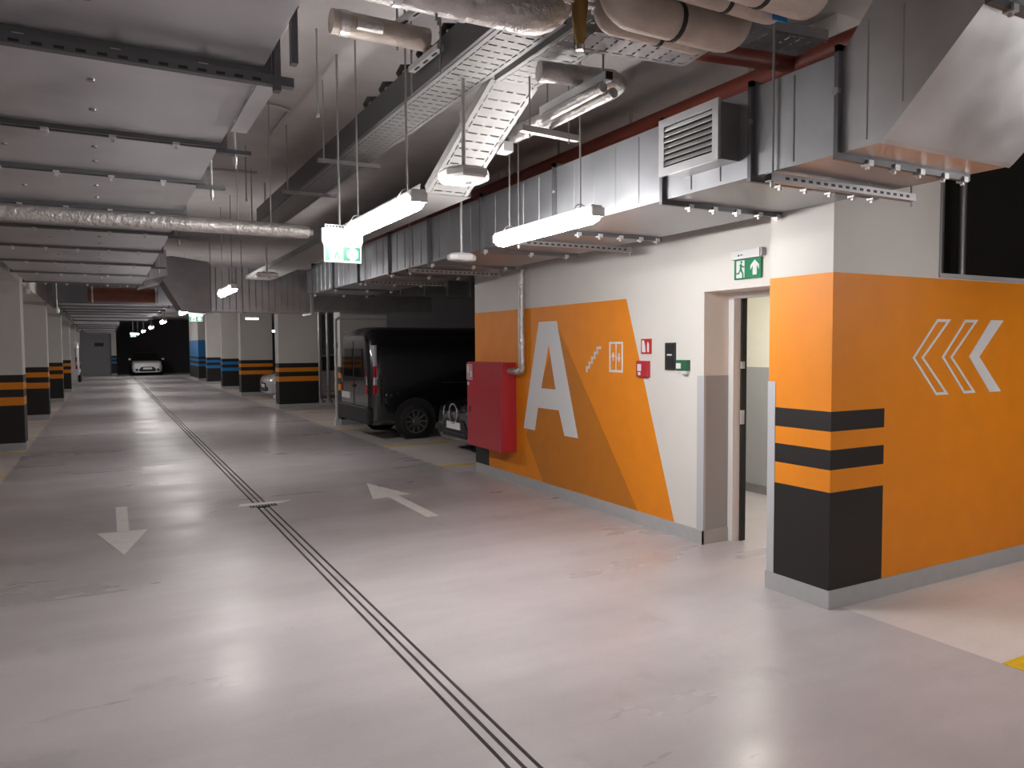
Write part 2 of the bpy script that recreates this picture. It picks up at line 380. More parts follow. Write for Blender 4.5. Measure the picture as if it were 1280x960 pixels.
# stair lobby inside the door
struct(MB().box(6.55, 6.7, 3.42, 9.0, 0, 2.1).box(6.55, 6.7, 4.1, 9.0, 2.1, 2.7).build('wall_lobby', 'cream'), 'cream lobby wall seen through the doorway')
struct(box('wall_lobby_dado', 'greydado', 6.54, 6.552, 3.42, 9.0, .1, 1.45), 'grey painted lower part of the lobby wall')
struct(box('baseboard_lobby', 'galvd', 6.53, 6.552, 3.42, 9.0, 0, .1))
struct(box('ceiling_lobby', 'cream', 4.75, 6.7, 4.1, 9.0, 2.6, 2.7))
struct(box('wall_block', 'white', 4.75, 12, 9.0, 9.2, 0, CZ), 'white end face of the wall block beside the black car')
lb = empty('lobby_light', (5.5, 5.2, 2.58), 'round ceiling light inside the lobby', 'light')
MB().disc((0, 0, 0), 2, .22, .035).build('base', 'plastic', lb)
MB().disc((0, 0, -.03), 2, .21, .03).build('diffuser', 'led_lobby', lb)

# ================================================================ FLOOR MARKS
def floor_poly(name, poly, m, label, cat, group=None, z=.0025):
    return tag(MB().prism(poly, 2, -.002, z).build(name, m), label, cat, group)
am = MB().prism([(-.12, 7.80), (.085, 6.87), (.30, 7.76)], 2, -.002, .0025).prism([(.045, 7.80), (.145, 7.80), (.155, 9.0), (.045, 9.0)], 2, -.002, .0025)
tag(am.build('floor_arrow', 'floorwhite'), 'white painted arrow whose head points to the camera side, left of the slot drain', 'arrow')
am = MB().prism([(2.59, 8.04), (3.05, 8.10), (2.825, 9.02)], 2, -.002, .0025).prism([(2.78, 8.07), (2.78, 6.9), (2.905, 6.9), (2.905, 8.08)], 2, -.002, .0025)
tag(am.build('floor_arrow', 'floorwhite'), 'white painted arrow pointing down the lane, between drain and wall with letter A', 'arrow')
for y in (2.06, -.44, 9.7, 12.2, 15.05, 17.4, 19.7, 24.2, 27.1, 30.5):
    floor_poly('bay_line', [(4.14, y), (9, y), (9, y+.11), (4.14, y+.11)], 'yellow', 'yellow parking bay line at the orange wall' if y == 2.06 else 'yellow parking bay line on the floor near the parked vans', 'line', 'yellow bay lines beside the lane')
for y in (11.9, 14.6, 17.6, 20.2, 23.7, 26.4):
    floor_poly('bay_line', [(-6, y), (-1.22, y), (-1.22, y+.11), (-6, y+.11)], 'yellow', 'yellow parking bay line between the banded columns', 'line', 'yellow bay lines between the columns')
dg = empty('drain_grate', (1.44, 8.3, 0), 'small dark cross grate set in the slot drain', 'drain')
MB().box(-.13, .15, -.05, .05, -.03, .004).build('grate_bed', 'slot', dg)
gm = MB()
for i in range(9): gm.box(-.12+i*.032, -.108+i*.032, -.048, .048, -.02, .008)
gm.build('grate_bar', 'galvd', dg)
MB().prism([(-.24, .06), (.2, .06), (.34, .16), (-.2, .2)], 2, -.001, .0015).build('sealed_patch', 'floorwhite', dg)

# ================================================================ LIGHT FITTINGS
def make_batten(L=1.3):
    t = empty('batten_light')
    r = .052; n = 18; a0, a1 = R(30), R(-210)
    prof_d = [(math.cos(a)*r, math.sin(a)*r*.92) for a in [a0+(a1-a0)*i/n for i in range(n+1)]]
    MB().box(-.040, .040, -L/2, L/2, .022, .062).build('housing', 'plastic', t, bevel=.006)
    ys = [-L/2, -L/2+.02, -L/2+.07, L/2-.07, L/2-.02, L/2]; sc = [.5, .8, 1, 1, .8, .5]
    MB().loft([[(x*s, y, z*s) for x, z in prof_d] for y, s in zip(ys, sc)]).build('diffuser', 'led', t)
    MB().box(-.045, .045, -L/2-.015, -L/2+.01, -.01, .045).build('end_cap', 'plastic', t)
    MB().box(-.045, .045, L/2-.01, L/2+.015, -.01, .045).build('end_cap', 'plastic', t)
    for y in (-L*.36, L*.36):
        MB().tube([(0, y, .03), (0, y, CZ-2.5)], .006, 8).build('hanger_rod', 'rod', t)
        MB().tube([(.05, y, .0), (.06, y, .04), (.03, y, .085), (0, y, .095), (-.03, y, .085), (-.06, y, .04), (-.05, y, 0)], .004, 6).build('clip', 'zinc', t)
    return t
b0 = make_batten()
lights = [(1.525, 4.50, 'bright LED batten light hanging beside the green hanging exit sign'), (2.655, 4.43, 'bright LED batten light hanging beside the big duct over the white wall')]
lane = [(1.525, y, 'LED batten light of the row hanging further along the lane') for y in (-8.7, -2.1, 11.15, 17.8, 24.4, 31, 37.6, 44.2, 50.8)]
for i, (x, y, lab) in enumerate(lights+lane):
    o = b0 if i == 0 else copy_tree(b0)
    o.location = (x, y, 2.5); tag(o, lab, 'light', 'LED batten lights along the lane')
for x, y in ((7.0, 36),):
    o = copy_tree(b0); o.location = (x, y, 2.5); o.scale = (1, .7, 1)
    tag(o, 'short LED batten light over the parking bays', 'light', 'LED batten lights over the bays')

for x, y in ((5.7, 1.1),):
    o = copy_tree(b0); o.location = (x, y, 2.5)
    tag(o, 'LED batten light over the bays in front of the chevron wall', 'light', 'LED batten lights by the chevron wall')
for x, y in ((4.05, 24.4), (5.25, 24.0)):
    t = empty('bulkhead_light', (x, y, 2.62), 'small dim bulkhead light hanging between the banded columns', 'light', 'small bulkhead lights between the columns')
    MB().box(-.2, .2, -.06, .06, .03, .07).build('housing', 'plastic', t)
    MB().box(-.19, .19, -.055, .055, -.03, .03).build('diffuser', 'led_dim', t, bevel=.02)
    MB().tube([(0, 0, .06), (0, 0, CZ-2.62)], .008, 6).build('hanger_rod', 'rod', t)
# hanging exit sign
ex = empty('exit_sign', (1.50, 5.26, 2.305), 'lit green and white exit sign hanging from a rod over the drain', 'sign')
W_ = .137
MB().prism([(-W_*.96, 0), (W_*.96, 0), (W_*.96, .115), (W_*1.06, .145), (W_*1.06, .235), (-W_*1.06, .235), (-W_*1.06, .145), (-W_*.96, .115)], 1, -.012, .012).build('panel', 'signglow', ex)
g = MB()
g.prism([(-W_*.92, .01), (-W_*.70, .01), (-W_*.74, .06), (-W_*.70, .105), (-W_*.92, .105)], 1, -.015, -.011)
g.prism([(-.07, .02), (-.055, .06), (-.045, .085), (-.035, .06), (-.02, .02), (-.03, .02), (-.043, .055), (-.058, .02)], 1, -.015, -.011)
g.prism([(0, .012), (.05, .012), (.05, .03), (.03, .035), (.025, .06), (.03, .085), (.05, .09), (.05, .108), (0, .108)], 1, -.015, -.011)
g.prism([(.075, .012), (.125, .012), (.125, .108), (.075, .108), (.105, .085), (.11, .06), (.105, .035)], 1, -.015, -.011)
g.build('pictogram', 'greenglow', ex)
bk = MB().box(-.125, .02, -.012, .012, .235, .262).build('hanger_bracket', 'plastic', ex)
hm = MB()
for i in range(6): hm.box(-.115+i*.022, -.103+i*.022, -.0135, .0135, .245, .254)
tag(hm.build('bracket_hole', 'trim', bk), kind='stuff')
MB().tube([(-.02, 0, .26), (-.02, 0, CZ-2.305)], .008, 8).build('hanger_rod', 'rod', ex)
# far exit signs
for x, y in ((1.95, 19.6), (1.35, 45.6)):
    o = copy_tree(ex); o.location = (x, y, 2.36); tag(o, 'lit exit sign hanging far down the lane', 'sign', 'distant exit signs')
    o.scale = (1.1, 1, 1)

# flat emergency luminaires on rods
def flat_lamp(loc, w, d, label, top=CZ):
    t = empty('emergency_light', loc, label, 'light')
    P = [(-w/2, -d*.2), (-w*.28, -d/2), (w*.28, -d/2), (w/2, -d*.2), (w/2, d*.2), (w*.28, d/2), (-w*.28, d/2), (-w/2, d*.2)]
    MB().loft([[(x*.8, y*.8, .05) for x, y in P], [(x, y, .03) for x, y in P], [(x, y, 0) for x, y in P], [(x*.93, y*.93, -.012) for x, y in P]], smooth=False).build('housing', 'plastic', t)
    MB().disc((w*.12, d*.02, -.016), 2, .018, .012).build('lens', 'lens', t)
    MB().tube([(0, 0, .05), (0, 0, top-loc[2])], .012, 8).build('hanger_rod', 'zinc', t)
flat_lamp((1.80, 3.86, 2.645), .26, .30, 'flat white emergency light on a rod in front of the slanted cable tray', 3.198)
flat_lamp((2.77, 6.0, 2.47), .25, .16, 'small flat white emergency light on a rod in front of the big duct')
flat_lamp((1.80, 9.7, 2.60), .26, .16, 'flat white emergency light on a rod at the far end of the lower cable tray')

# ================================================================ WALL DEVICES
# red hydrant cabinet
rb = empty('hydrant_cabinet', (4.228, 8.04, 0), 'dark red fire hydrant cabinet on the orange wall', 'cabinet')
MB().box(.02, .212, 0, .99, .40, 1.505).build('body', 'red', rb, bevel=.008)
dr = MB().box(0, .022, .008, .982, .40, 1.50).build('door', 'red', rb, bevel=.005)
MB().disc((-.006, .93, 1.215), 0, .022, .012).build('lock', 'plastic', dr)
MB().box(-.006, .004, .88, .905, .84, .92).build('handle', 'trim', dr)
sg = MB().box(-.004, .002, .80, .985, 1.265, 1.475).build('sign', 'signred', dr)
hm = MB()
for (a, b, c, d_) in ((.805,.98,1.27,1.282), (.805,.98,1.458,1.47), (.805,.815,1.27,1.47), (.968,.98,1.27,1.47), (.885,.895,1.28,1.46), (.91,.955,1.36,1.45), (.925,.94,1.29,1.36), (.83,.87,1.30,1.38), (.84,.855,1.38,1.44)):
    hm.box(-.006, -.003, a, b, c, d_)
hm.build('pictogram', 'graphic', sg)
# foil pipe into the cabinet
fp = empty('foil_pipe', (4.385, 7.80, 0), 'silver foil wrapped pipe running down the wall into the red cabinet', 'pipe')
MB().tube([(0, 0, 2.62), (0, .01, 2.0), (0, 0, 1.5), (0, .0, 1.44), (0, .03, 1.405), (0, .09, 1.395), (-.02, .17, 1.40), (-.05, .26, 1.405)], [.04, .042, .044, .046, .048, .046, .043, .03], 14).build('lagging', 'foil', fp)
for z in (2.3, 1.75): MB().disc((0, 0, z), 2, .048, .02).build('clip', 'zinc', fp)
# manual call point, sign, reader, green box
s1 = empty('fire_sign', (WX, 5.52, 1.695), 'small red fire extinguisher sign above the red call point', 'sign')
MB().box(-.008, 0, -.074, .074, -.07, .07).build('plate', 'signred', s1)
MB().prism([(.055, -.055), (.005, -.055), (.01, .0), (.03, .055), (.055, .055)], 0, -.012, -.007).prism([(-.045, -.055), (-.02, -.055), (-.02, .02), (-.03, .045), (-.045, .02)], 0, -.012, -.007).build('pictogram', 'graphic', s1)
s2 = empty('call_point', (WX, 5.545, 1.485), 'red fire alarm call point under the small red sign', 'alarm')
MB().box(-.045, 0, -.08, .08, -.075, .075).build('body', 'red', s2, bevel=.006)
MB().box(-.048, -.044, .0, .055, -.02, .045).box(-.048, -.044, .01, .045, -.06, -.03).build('glass_label', 'graphic', s2)
s3 = empty('card_reader', (WX, 5.174, 1.605), 'tall black access reader panel between the red and green boxes', 'intercom')
MB().box(-.02, 0, -.067, .067, -.122, .122).build('body', 'panel', s3, bevel=.004)
MB().box(-.024, -.019, -.045, .045, .025, .105).build('keypad', 'trim', s3)
MB().box(-.024, -.019, -.045, .045, -.105, -.005).build('reader', 'trim', s3)
MB().box(-.025, -.019, -.03, .03, .007, .02).build('label_strip', 'graphic', s3)
s4 = empty('door_release', (WX, 4.985, 1.525), 'green emergency door release box next to the doorway', 'alarm')
MB().box(-.05, 0, -.06, .075, -.045, .05).build('body', 'greenbox', s4, bevel=.005)
MB().box(-.054, -.049, .005, .065, -.025, .022).build('glass_label', 'graphic', s4)
MB().prism([(-.055, -.045), (.03, -.045), (.0, -.075), (-.045, -.07)], 0, -.045, 0).build('cover_flap', 'plastic', s4)
# exit sign over the door
s5 = empty('exit_sign', (WX, 4.26, 2.33), 'green running man exit sign with up arrow above the doorway', 'sign')
MB().box(-.055, 0, -.148, .145, .045, .115).build('housing', 'plastic', s5, bevel=.004)
MB().box(-.022, -.010, -.135, .14, -.11, .045).build('panel', 'green', s5)
MB().box(-.062, -.05, .055, .062, .065, .078).box(-.062, -.05, .02, .04, .07, .076).build('status_lamp', 'panel', s5)
q = MB(); xa, xb = -.025, -.021
q.prism([(.115, -.10), (.03, -.10), (.03, .035), (.115, .035)], 0, xa, xb)
q.prism([(-.055, -.085), (-.095, -.085), (-.095, -.01), (-.118, -.045), (-.118, -.01), (-.075, .03), (-.032, -.01), (-.032, -.045), (-.055, -.01)], 0, xa, xb)
q.build('pictogram', 'plastic', s5)
q = MB(); xa, xb = -.0275, -.0245
q.disc((-.026, .06, .022), 0, .010, .003, 10)
q.prism([(.085, -.005), (.065, .012), (.045, -.01), (.03, -.012), (.03, -.02), (.05, -.02), (.058, -.008), (.055, -.04), (.04, -.065), (.038, -.10), (.05, -.10), (.052, -.068), (.07, -.045), (.085, -.07), (.112, -.07), (.112, -.06), (.09, -.058), (.075, -.03), (.075, -.005)], 0, xa, xb)
q.build('running_figure', 'green', s5)
MB().box(-.05, -.005, -.168, -.152, .055, .115).build('side_bracket', 'galvd', s5)

# ================================================================ DUCTS
def clamp_row(parent, xs, y, z, m='zinc'):
    for x in xs:
        MB().box(x-.018, x+.018, y-.022, y+.022, z-.028, z).box(x-.006, x+.006, y-.008, y+.008, z-.042, z-.02).build('clamp', m, parent)
DX0, DX1, DZ0, DZ1 = 3.03, 4.02, 2.59, 3.05
fl = [2.36, 2.89, 3.60, 4.85, 6.1, 7.35, 8.6, 9.85, 11.1, 12.35]
rd = empty('ventilation_duct', (0, 0, 0), 'long galvanised duct hanging along the white wall, rising over the orange pillar', 'duct')
for a, b in zip(fl[:-1], fl[1:]):
    MB().box(DX0, DX1, a+.012, b-.012, DZ0, DZ1).build('duct_section', 'galvr', rd)
    k = max(1, int((b-a)/.21))
    for i in range(1, k):
        y = a+(b-a)*i/k
        MB().prism([(DX0+.002, y-.008), (DX0-.005, y), (DX0+.002, y+.008)], 2, DZ0+.02, DZ1-.02).build('rib', 'galvr', rd)
for i, y in enumerate(fl):
    MB().box(DX0-.03, DX1+.03, y-.012, y+.012, DZ0-.03, DZ0).box(DX0-.03, DX0, y-.012, y+.012, DZ0, DZ1+.03).box(DX0-.03, DX1+.03, y-.012, y+.012, DZ1, DZ1+.03).box(DX1, DX1+.03, y-.012, y+.012, DZ0, DZ1).build('flange', 'flange', rd)
    clamp_row(rd, [DX0+.2, DX0+.4, DX0+.6, DX0+.8, DX1-.02] if i < 4 else [DX0+.02, DX0+.5, DX1-.1], y, DZ0-.012)
    if i < 4:
        MB().tube([(DX0-.038, y, DZ0+.28), (DX0-.02, y, DZ0+.28)], .018, 8).build('bolt', 'galvd', rd)
# transition rising towards the camera side
prof = [(2.348, 2.59), (2.14, 2.59), (1.70, 3.03), (1.70, 3.50), (1.96, 3.50), (2.348, 3.05)]
MB().prism([(y, z) for y, z in prof], 0, DX0, DX1).build('duct_transition', 'galv', rd)
MB().prism([(2.145, 2.585), (2.125, 2.60), (1.70, 3.025), (1.715, 3.01)], 0, DX0-.012, DX1+.012).build('edge_seam', 'galv', rd)
for y in (2.22, 2.05): MB().prism([(DX0+.002, y-.006), (DX0-.004, y), (DX0+.002, y+.006)], 2, 2.62 if y > 2.2 else 2.74, 3.15).build('rib', 'galvr', rd)
MB().box(DX0-.03, DX1+.03, 1.675, 1.70, 3.0, 3.53).build('flange', 'flange', rd)
MB().box(DX0, DX1, -2, 1.675, 3.03, 3.50).build('duct_section', 'galvr', rd)
clamp_row(rd, [3.15, 3.5], 1.685, 3.02)
# louvre box on the duct
lv = empty('air_grille', (2.87, 2.985, 2.68), 'square louvred air grille boxed out from the galvanised duct', 'grille')
H_ = .32; Wd = .45
MB().box(.005, DX0-2.87, 0.005, Wd-.005, .01, H_-.01).build('plenum_box', 'galvd', lv)
MB().box(-.012, .006, -.015, .03, 0, H_).box(-.012, .006, Wd-.03, Wd+.015, 0, H_).box(-.012, .006, .03, Wd-.03, H_-.045, H_).box(-.012, .006, .03, Wd-.03, 0, .045).build('frame', 'galv', lv)
MB().box(.003, .0055, .03, Wd-.03, .045, H_-.045).build('dark_backing', 'dark', lv)
for i in range(7):
    z = .055+i*.032
    MB().prism([(.001, z+.024), (-.011, z+.002), (-.009, z), (.003, z+.022)], 1, .03, Wd-.03).build('slat', 'zinc', lv)
# trapeze support under the duct
sp = empty('support_channel', (0, 2.74, 2.53), 'slotted steel support channel hung below the duct on a long rod', 'bracket')
MB().box(2.98, 4.16, -.022, .022, 0, .042).build('channel', 'galvd', sp)
MB().box(2.975, 2.981, -.018, .018, .005, .037).build('open_end', 'dark', sp)
hm = MB()
for i in range(18): hm.box(3.08+i*.058, 3.11+i*.058, -.0225, -.0215, .014, .028)
tag(hm.build('slot', 'trim', sp), kind='stuff')
MB().tube([(3.01, 0, -.03), (3.01, 0, CZ-2.53)], .006, 8).build('hanger_rod', 'rod', sp)
MB().tube([(4.147, 0, -.03), (4.147, 0, CZ-2.53)], .006, 8).build('hanger_rod', 'rod', sp)
MB().tube([(3.01, 0, -.025), (3.01, 0, 0)], .013, 6).build('nut', 'zinc', sp)
for y in (5.4, 7.9, 9.5):
    sp2 = copy_tree(sp); sp2.location = (0, y, 2.535)
    tag(sp2, 'slotted steel support channel under the far part of the long duct', 'bracket', 'duct supports'); 

# left duct over the lane
ld = empty('ventilation_duct', (0, 0, 0), 'wide flat galvanised duct with dark crossing flanges over the lane', 'duct')
LX0, LX1, LZ0, LZ1 = -1.05, .55, 2.75, 3.22
lf = [-1.2, .3, 1.75, 2.97, 4.14, 5.09, 6.3, 7.5, 8.9, 10.4, 11.9, 13.6]
for a, b in zip(lf[:-1], lf[1:]):
    MB().box(LX0, LX1, a+.03, b-.03, LZ0, LZ1).build('duct_section', 'galv', ld)
    for (x, fy) in ((-.02, .35), (-.02, .7), (-.42, .5)):
        MB().disc((x, a+(b-a)*fy, LZ0-.003), 2, .014, .008, 8).build('screw', 'galvd', ld)
for y in lf:
    MB().box(LX0-.03, LX1+.03, y-.030, y-.012, LZ0-.022, LZ1+.03).box(LX0-.03, LX1+.03, y+.012, y+.030, LZ0-.022, LZ1+.03).build('flange', 'flange', ld)
    MB().box(LX0, LX1, y-.012, y+.012, LZ0-.006, LZ1).build('gasket_strip', 'galvd', ld)
    for x in (-.78, -.50, -.22, .06, .34):
        MB().box(x-.016, x+.016, y-.036, y+.036, LZ0-.034, LZ0-.022).box(x-.008, x+.008, y-.008, y+.008, LZ0-.052, LZ0-.03).build('clamp', 'zinc', ld)
for k, y in enumerate((2.905, 4.14, 5.09, 7.5, 10.4)):
    c = empty('support_channel', (0, y, LZ0-.075), ['dark slotted support channel with two struts under the wide lane duct', 'short bracket end with a hanging rod at the lane duct flange'][k > 0], 'bracket', None if k == 0 else 'bracket ends of the lane duct')
    if k == 0:
        MB().box(LX0-.1, LX1+.10, -.018, .018, 0, .034).build('channel', 'flange', c)
        hm = MB()
        for i in range(26): hm.box(LX0+i*.062, LX0+.03+i*.062, -.0185, -.0175, .006, .016)
        tag(hm.build('slot', 'trim', c), kind='stuff')
        for x in (LX1+.04, LX1+.105): MB().box(x-.012, x+.012, -.02, .02, -.02 if x < LX1+.1 else .09, CZ-LZ0+.075).build('strut', 'flange', c)
    else:
        MB().box(LX1-.02, LX1+.15, -.018, .018, .03, .052).build('channel', 'flange', c)
        MB().tube([(LX1+.07, 0, -.04), (LX1+.07, 0, CZ-LZ0+.075)], .006, 8).build('hanger_rod', 'rod', c)
        MB().tube([(LX1+.07, 0, -.02), (LX1+.07, 0, .02)], .012, 6).build('nut', 'zinc', c)
MB().box(LX1+.001, LX1+.075, 3.02, 3.80, LZ0-.02, LZ0-.014).box(LX1+.069, LX1+.075, 3.02, 3.80, LZ0-.014, LZ0+.06).build('edge_plate', 'galv', ld)

# far part of that duct: lower and narrower
ld2 = empty('ventilation_duct', (0, 0, 0), 'distant galvanised duct continuing along the lane past the brown pipe', 'duct')
MB().box(-.9, 1.35, 18.5, 30, 2.72, 3.2).build('duct_section', 'galv', ld2)
MB().box(-.95, .45, 30.05, 50, 2.62, 3.1).build('duct_section', 'galv', ld2)
for y in (18.5, 20, 21.5, 23, 24.5, 27, 30): MB().box(-.95, 1.4, y-.02, y+.02, 2.68, 3.24).build('flange', 'flange', ld2)
for y in (31.5, 34, 37, 41, 45): MB().box(-1.0, .5, y-.03, y+.03, 2.58, 3.14).build('flange', 'flange', ld2)
bd = empty('spiral_duct', (0, 17.2, 2.80), 'brown red round duct crossing under the lane ducts', 'duct')
MB().tube([(-.28, 0, 0), (.98, 0, 0)], .15, 20).build('pipe', 'rust', bd)
for x in (-.2, .95): MB().tube([(x-.015, 0, 0), (x+.015, 0, 0)], .165, 20).build('collar', 'galv', bd)
MB().tube([(.3, 0, .1), (.3, 0, CZ-2.8)], .008, 6).build('hanger_rod', 'rod', bd)

# cross duct over the right bays with its slanted elbow
xd = empty('ventilation_duct', (0, 0, 0), 'tall ribbed galvanised duct crossing over to the parking bays', 'duct')
MB().box(1.75, 3.62, 15.0, 15.7, 2.40, 3.24).build('duct_section', 'galv', xd)
MB().box(3.66, 6.2, 15.0, 15.7, 2.45, 2.95).build('duct_section', 'galvd', xd)
for i in range(15):
    x = 1.85+i*.12
    MB().prism([(x-.01, 15.002), (x, 14.99), (x+.01, 15.002)], 2, 2.42, 3.22).build('rib', 'galv', xd)
for x in (1.73, 3.64): MB().box(x-.025, x+.025, 14.97, 15.73, 2.36, 3.27).build('flange', 'zinc', xd)
MB().prism([(.93, 3.34), (.93, 2.92), (1.22, 2.42), (1.70, 2.38), (1.70, 3.28), (1.10, 3.36)], 1, 14.7, 15.7).build('elbow', 'galvd', xd)
MB().prism([(.55, 3.22), (.55, 2.80), (.93, 2.92), (.93, 3.34)], 1, 13.65, 15.7).build('branch', 'galvd', xd)
for x in (1.75, 2.3): MB().tube([(x, 14.9, 2.35), (x, 14.9, CZ)], .008, 6).build('hanger_rod', 'zinc', xd)
# low ribbed duct further right, under the long duct's end
rd2 = empty('ventilation_duct', (0, 0, 0), 'low ribbed duct box above the parked black van', 'duct')
MB().box(3.05, 9.0, 12.45, 12.9, 2.62, 3.0).build('duct_section', 'galvd', rd2)
MB().box(4.2, 9.0, 10.2, 10.9, 2.75, 3.1).build('duct_section', 'galvd', rd2)
for i in range(12): MB().box(3.2+i*.45, 3.22+i*.45, 12.43, 12.46, 2.62, 3.0).build('rib', 'zinc', rd2)

# ================================================================ PIPES
def pipe(name, pts, r, m, label, cat='pipe', group=None, n=16):
    return tag(MB().tube(pts, r, n).build(name, m), label, cat, group)
def arc(c, r, a0, a1, plane, n=6):
    out = []
    for i in range(n+1):
        a = a0+(a1-a0)*i/n; u, v = math.cos(a)*r, math.sin(a)*r
        out.append({'xz': (c[0]+u, c[1], c[2]+v), 'yz': (c[0], c[1]+u, c[2]+v), 'xy': (c[0]+u, c[1]+v, c[2])}[plane])
    return out
# pipe crossing under the lane duct
pc = empty('insulated_pipe', (0, 6.25, 2.655), 'thin lagged pipe crossing the lane under the wide duct', 'pipe')
MB().tube([(-6, 0, 0), (1.40, 0, 0), (1.5, 0, -.005)], [.058, .058, .05], 16).build('lagging', 'foil', pc)
MB().tube([(1.49, 0, 0), (1.53, 0, 0)], .035, 12).build('end_stub', 'galvd', pc)
for x in (.95, 1.2): MB().tube([(x, 0, .05), (x, 0, CZ-2.655)], .006, 6).build('hanger_rod', 'rod', pc)
# big lagged pipe at the top
h = 3.08
pa = empty('insulated_pipe', (0, 2.75, h), 'thick silver lagged pipe crossing above the cable tray', 'pipe')
MB().tube([(.70, .05, CZ-h), (.70, .05, .16), (.73, .05, .06), (.82, .05, .02), (1.0, .03, .01), (1.55, 0, 0)]+arc((1.58, 0, .16), .16, -math.pi/2, 0, 'xz')+[(1.74, 0, CZ-h)], .08, 18).build('lagging', 'foil', pa)
for x in (1.02, 1.3): MB().tube([(x-.015, .03, .01), (x+.015, .03, .01)], .083, 18).build('tape_band', 'galv', pa)
MB().tube([(1.18, .02, -.1), (1.18, .02, CZ-h)], .006, 6).build('hanger_rod', 'rod', pa)
bv = empty('brass_valve', (1.74, 2.60, 2.93), 'brown brass valve hanging beside the thick silver pipe end', 'valve')
MB().tube([(0, 0, .22), (0, 0, .16), (0, 0, .1), (0, 0, .03), (0, 0, 0)], [.035, .036, .03, .022, .015], 12).build('body', 'brass', bv)
MB().tube([(-.07, 0, .17), (.07, 0, .17)], .014, 8).build('handle', 'chrome', bv)
MB().tube([(0, 0, -.02), (0, 0, .0)], .02, 6).build('nut', 'chrome', bv)
MB().tube([(0, 0, .2), (0, 0, CZ-2.93)], .02, 8).build('stem', 'galvd', bv)
for (y, r, x0, x1, zz, m), lab in zip(((2.60, .042, 1.86, 2.40, 3.045, 'beige'), (2.43, .075, 1.80, 2.43, 3.03, 'beige'), (2.24, .045, 1.9, 2.47, 3.06, 'beige'), (2.06, .066, 1.9, 2.48, 3.03, 'beige')), ('thin beige lagged pipe just above the short perforated tray', 'thickest beige lagged pipe, next to the thin one above the tray', 'thin beige lagged pipe with a blue label', 'beige lagged pipe next to the slanted duct, past the blue label')):
    t = empty('insulated_pipe', (0, y, zz), lab, 'pipe', 'bundle of beige lagged pipes')
    e_ = r*1.15
    MB().tube([(x0, 0, CZ-zz), (x0, 0, e_)]+arc((x0+e_, 0, e_), e_, math.pi, 1.5*math.pi, 'xz')+arc((x1-e_, 0, e_), e_, -math.pi/2, 0, 'xz')+[(x1, 0, CZ-zz)], r, 18).build('lagging', m, t)
    MB().tube([(x0+.28, 0, 0), (x0+.30, 0, 0)], r*1.06, 16).build('strap', 'trim', t)
lb_ = tag(MB().box(2.40, 2.475, 2.185, 2.195, 3.01, 3.075).build('pipe_label', 'blue'), 'small blue label stuck on a beige lagged pipe', 'label')
# L shaped lagged pipe
pl_ = empty('insulated_pipe', (0, 0, 3.10), 'silver lagged pipe bending around beside the perforated tray', 'pipe')
MB().tube([(1.98, 3.33, 0), (2.38, 3.26, 0), (2.45, 3.30, 0), (2.47, 3.37, 0), (2.45, 3.8, 0), (2.42, 4.4, 0)], .052, 16).build('lagging', 'foil', pl_)
MB().tube([(2.20, 3.30, 0), (2.22, 3.30, 0)], .058, 16).build('tape_band', 'galv', pl_)
for k, (x, y0_, y1_, z) in enumerate(((2.18, 3.05, 3.66, 2.968), (2.25, 3.06, 3.70, 2.955))):
    pipe('foil_pipe', [(x, y0_, z), (x, (y0_+y1_)/2, z), (x, y1_, z)], .026, 'foil', 'thin silver foil pipe under the slotted channel', group='pair of thin foil pipes', n=12)
sc = empty('slotted_channel', (2.20, 3.36, 3.02), 'slotted steel channel above two thin foil pipes', 'bracket')
MB().box(-.022, .022, -.33, .30, -.02, .022).build('channel', 'galv', sc)
MB().box(-.018, .018, -.336, -.33, -.016, .018).build('open_end', 'dark', sc)
hm = MB()
for i in range(7): hm.box(-.008, .008, -.28+i*.08, -.24+i*.08, -.022, -.0195)
tag(hm.build('slot', 'trim', sc), kind='stuff')
for y in (-.28, .25): MB().tube([(0, y, -.05), (0, y, CZ-3.02)], .005, 6).build('hanger_rod', 'rod', sc)
hb = empty('support_channel', (2.245, 3.66, 2.905), 'short round ended support bar hanging under the foil pipes', 'bracket')
MB().bar((-.20, -.02, 0), (.20, .02, 0), .035, .035).build('channel', 'zinc', hb)
for x in (-.13, .13):
    MB().tube([(x, 0, -.04), (x, 0, CZ-2.905)], .005, 6).build('hanger_rod', 'rod', hb)
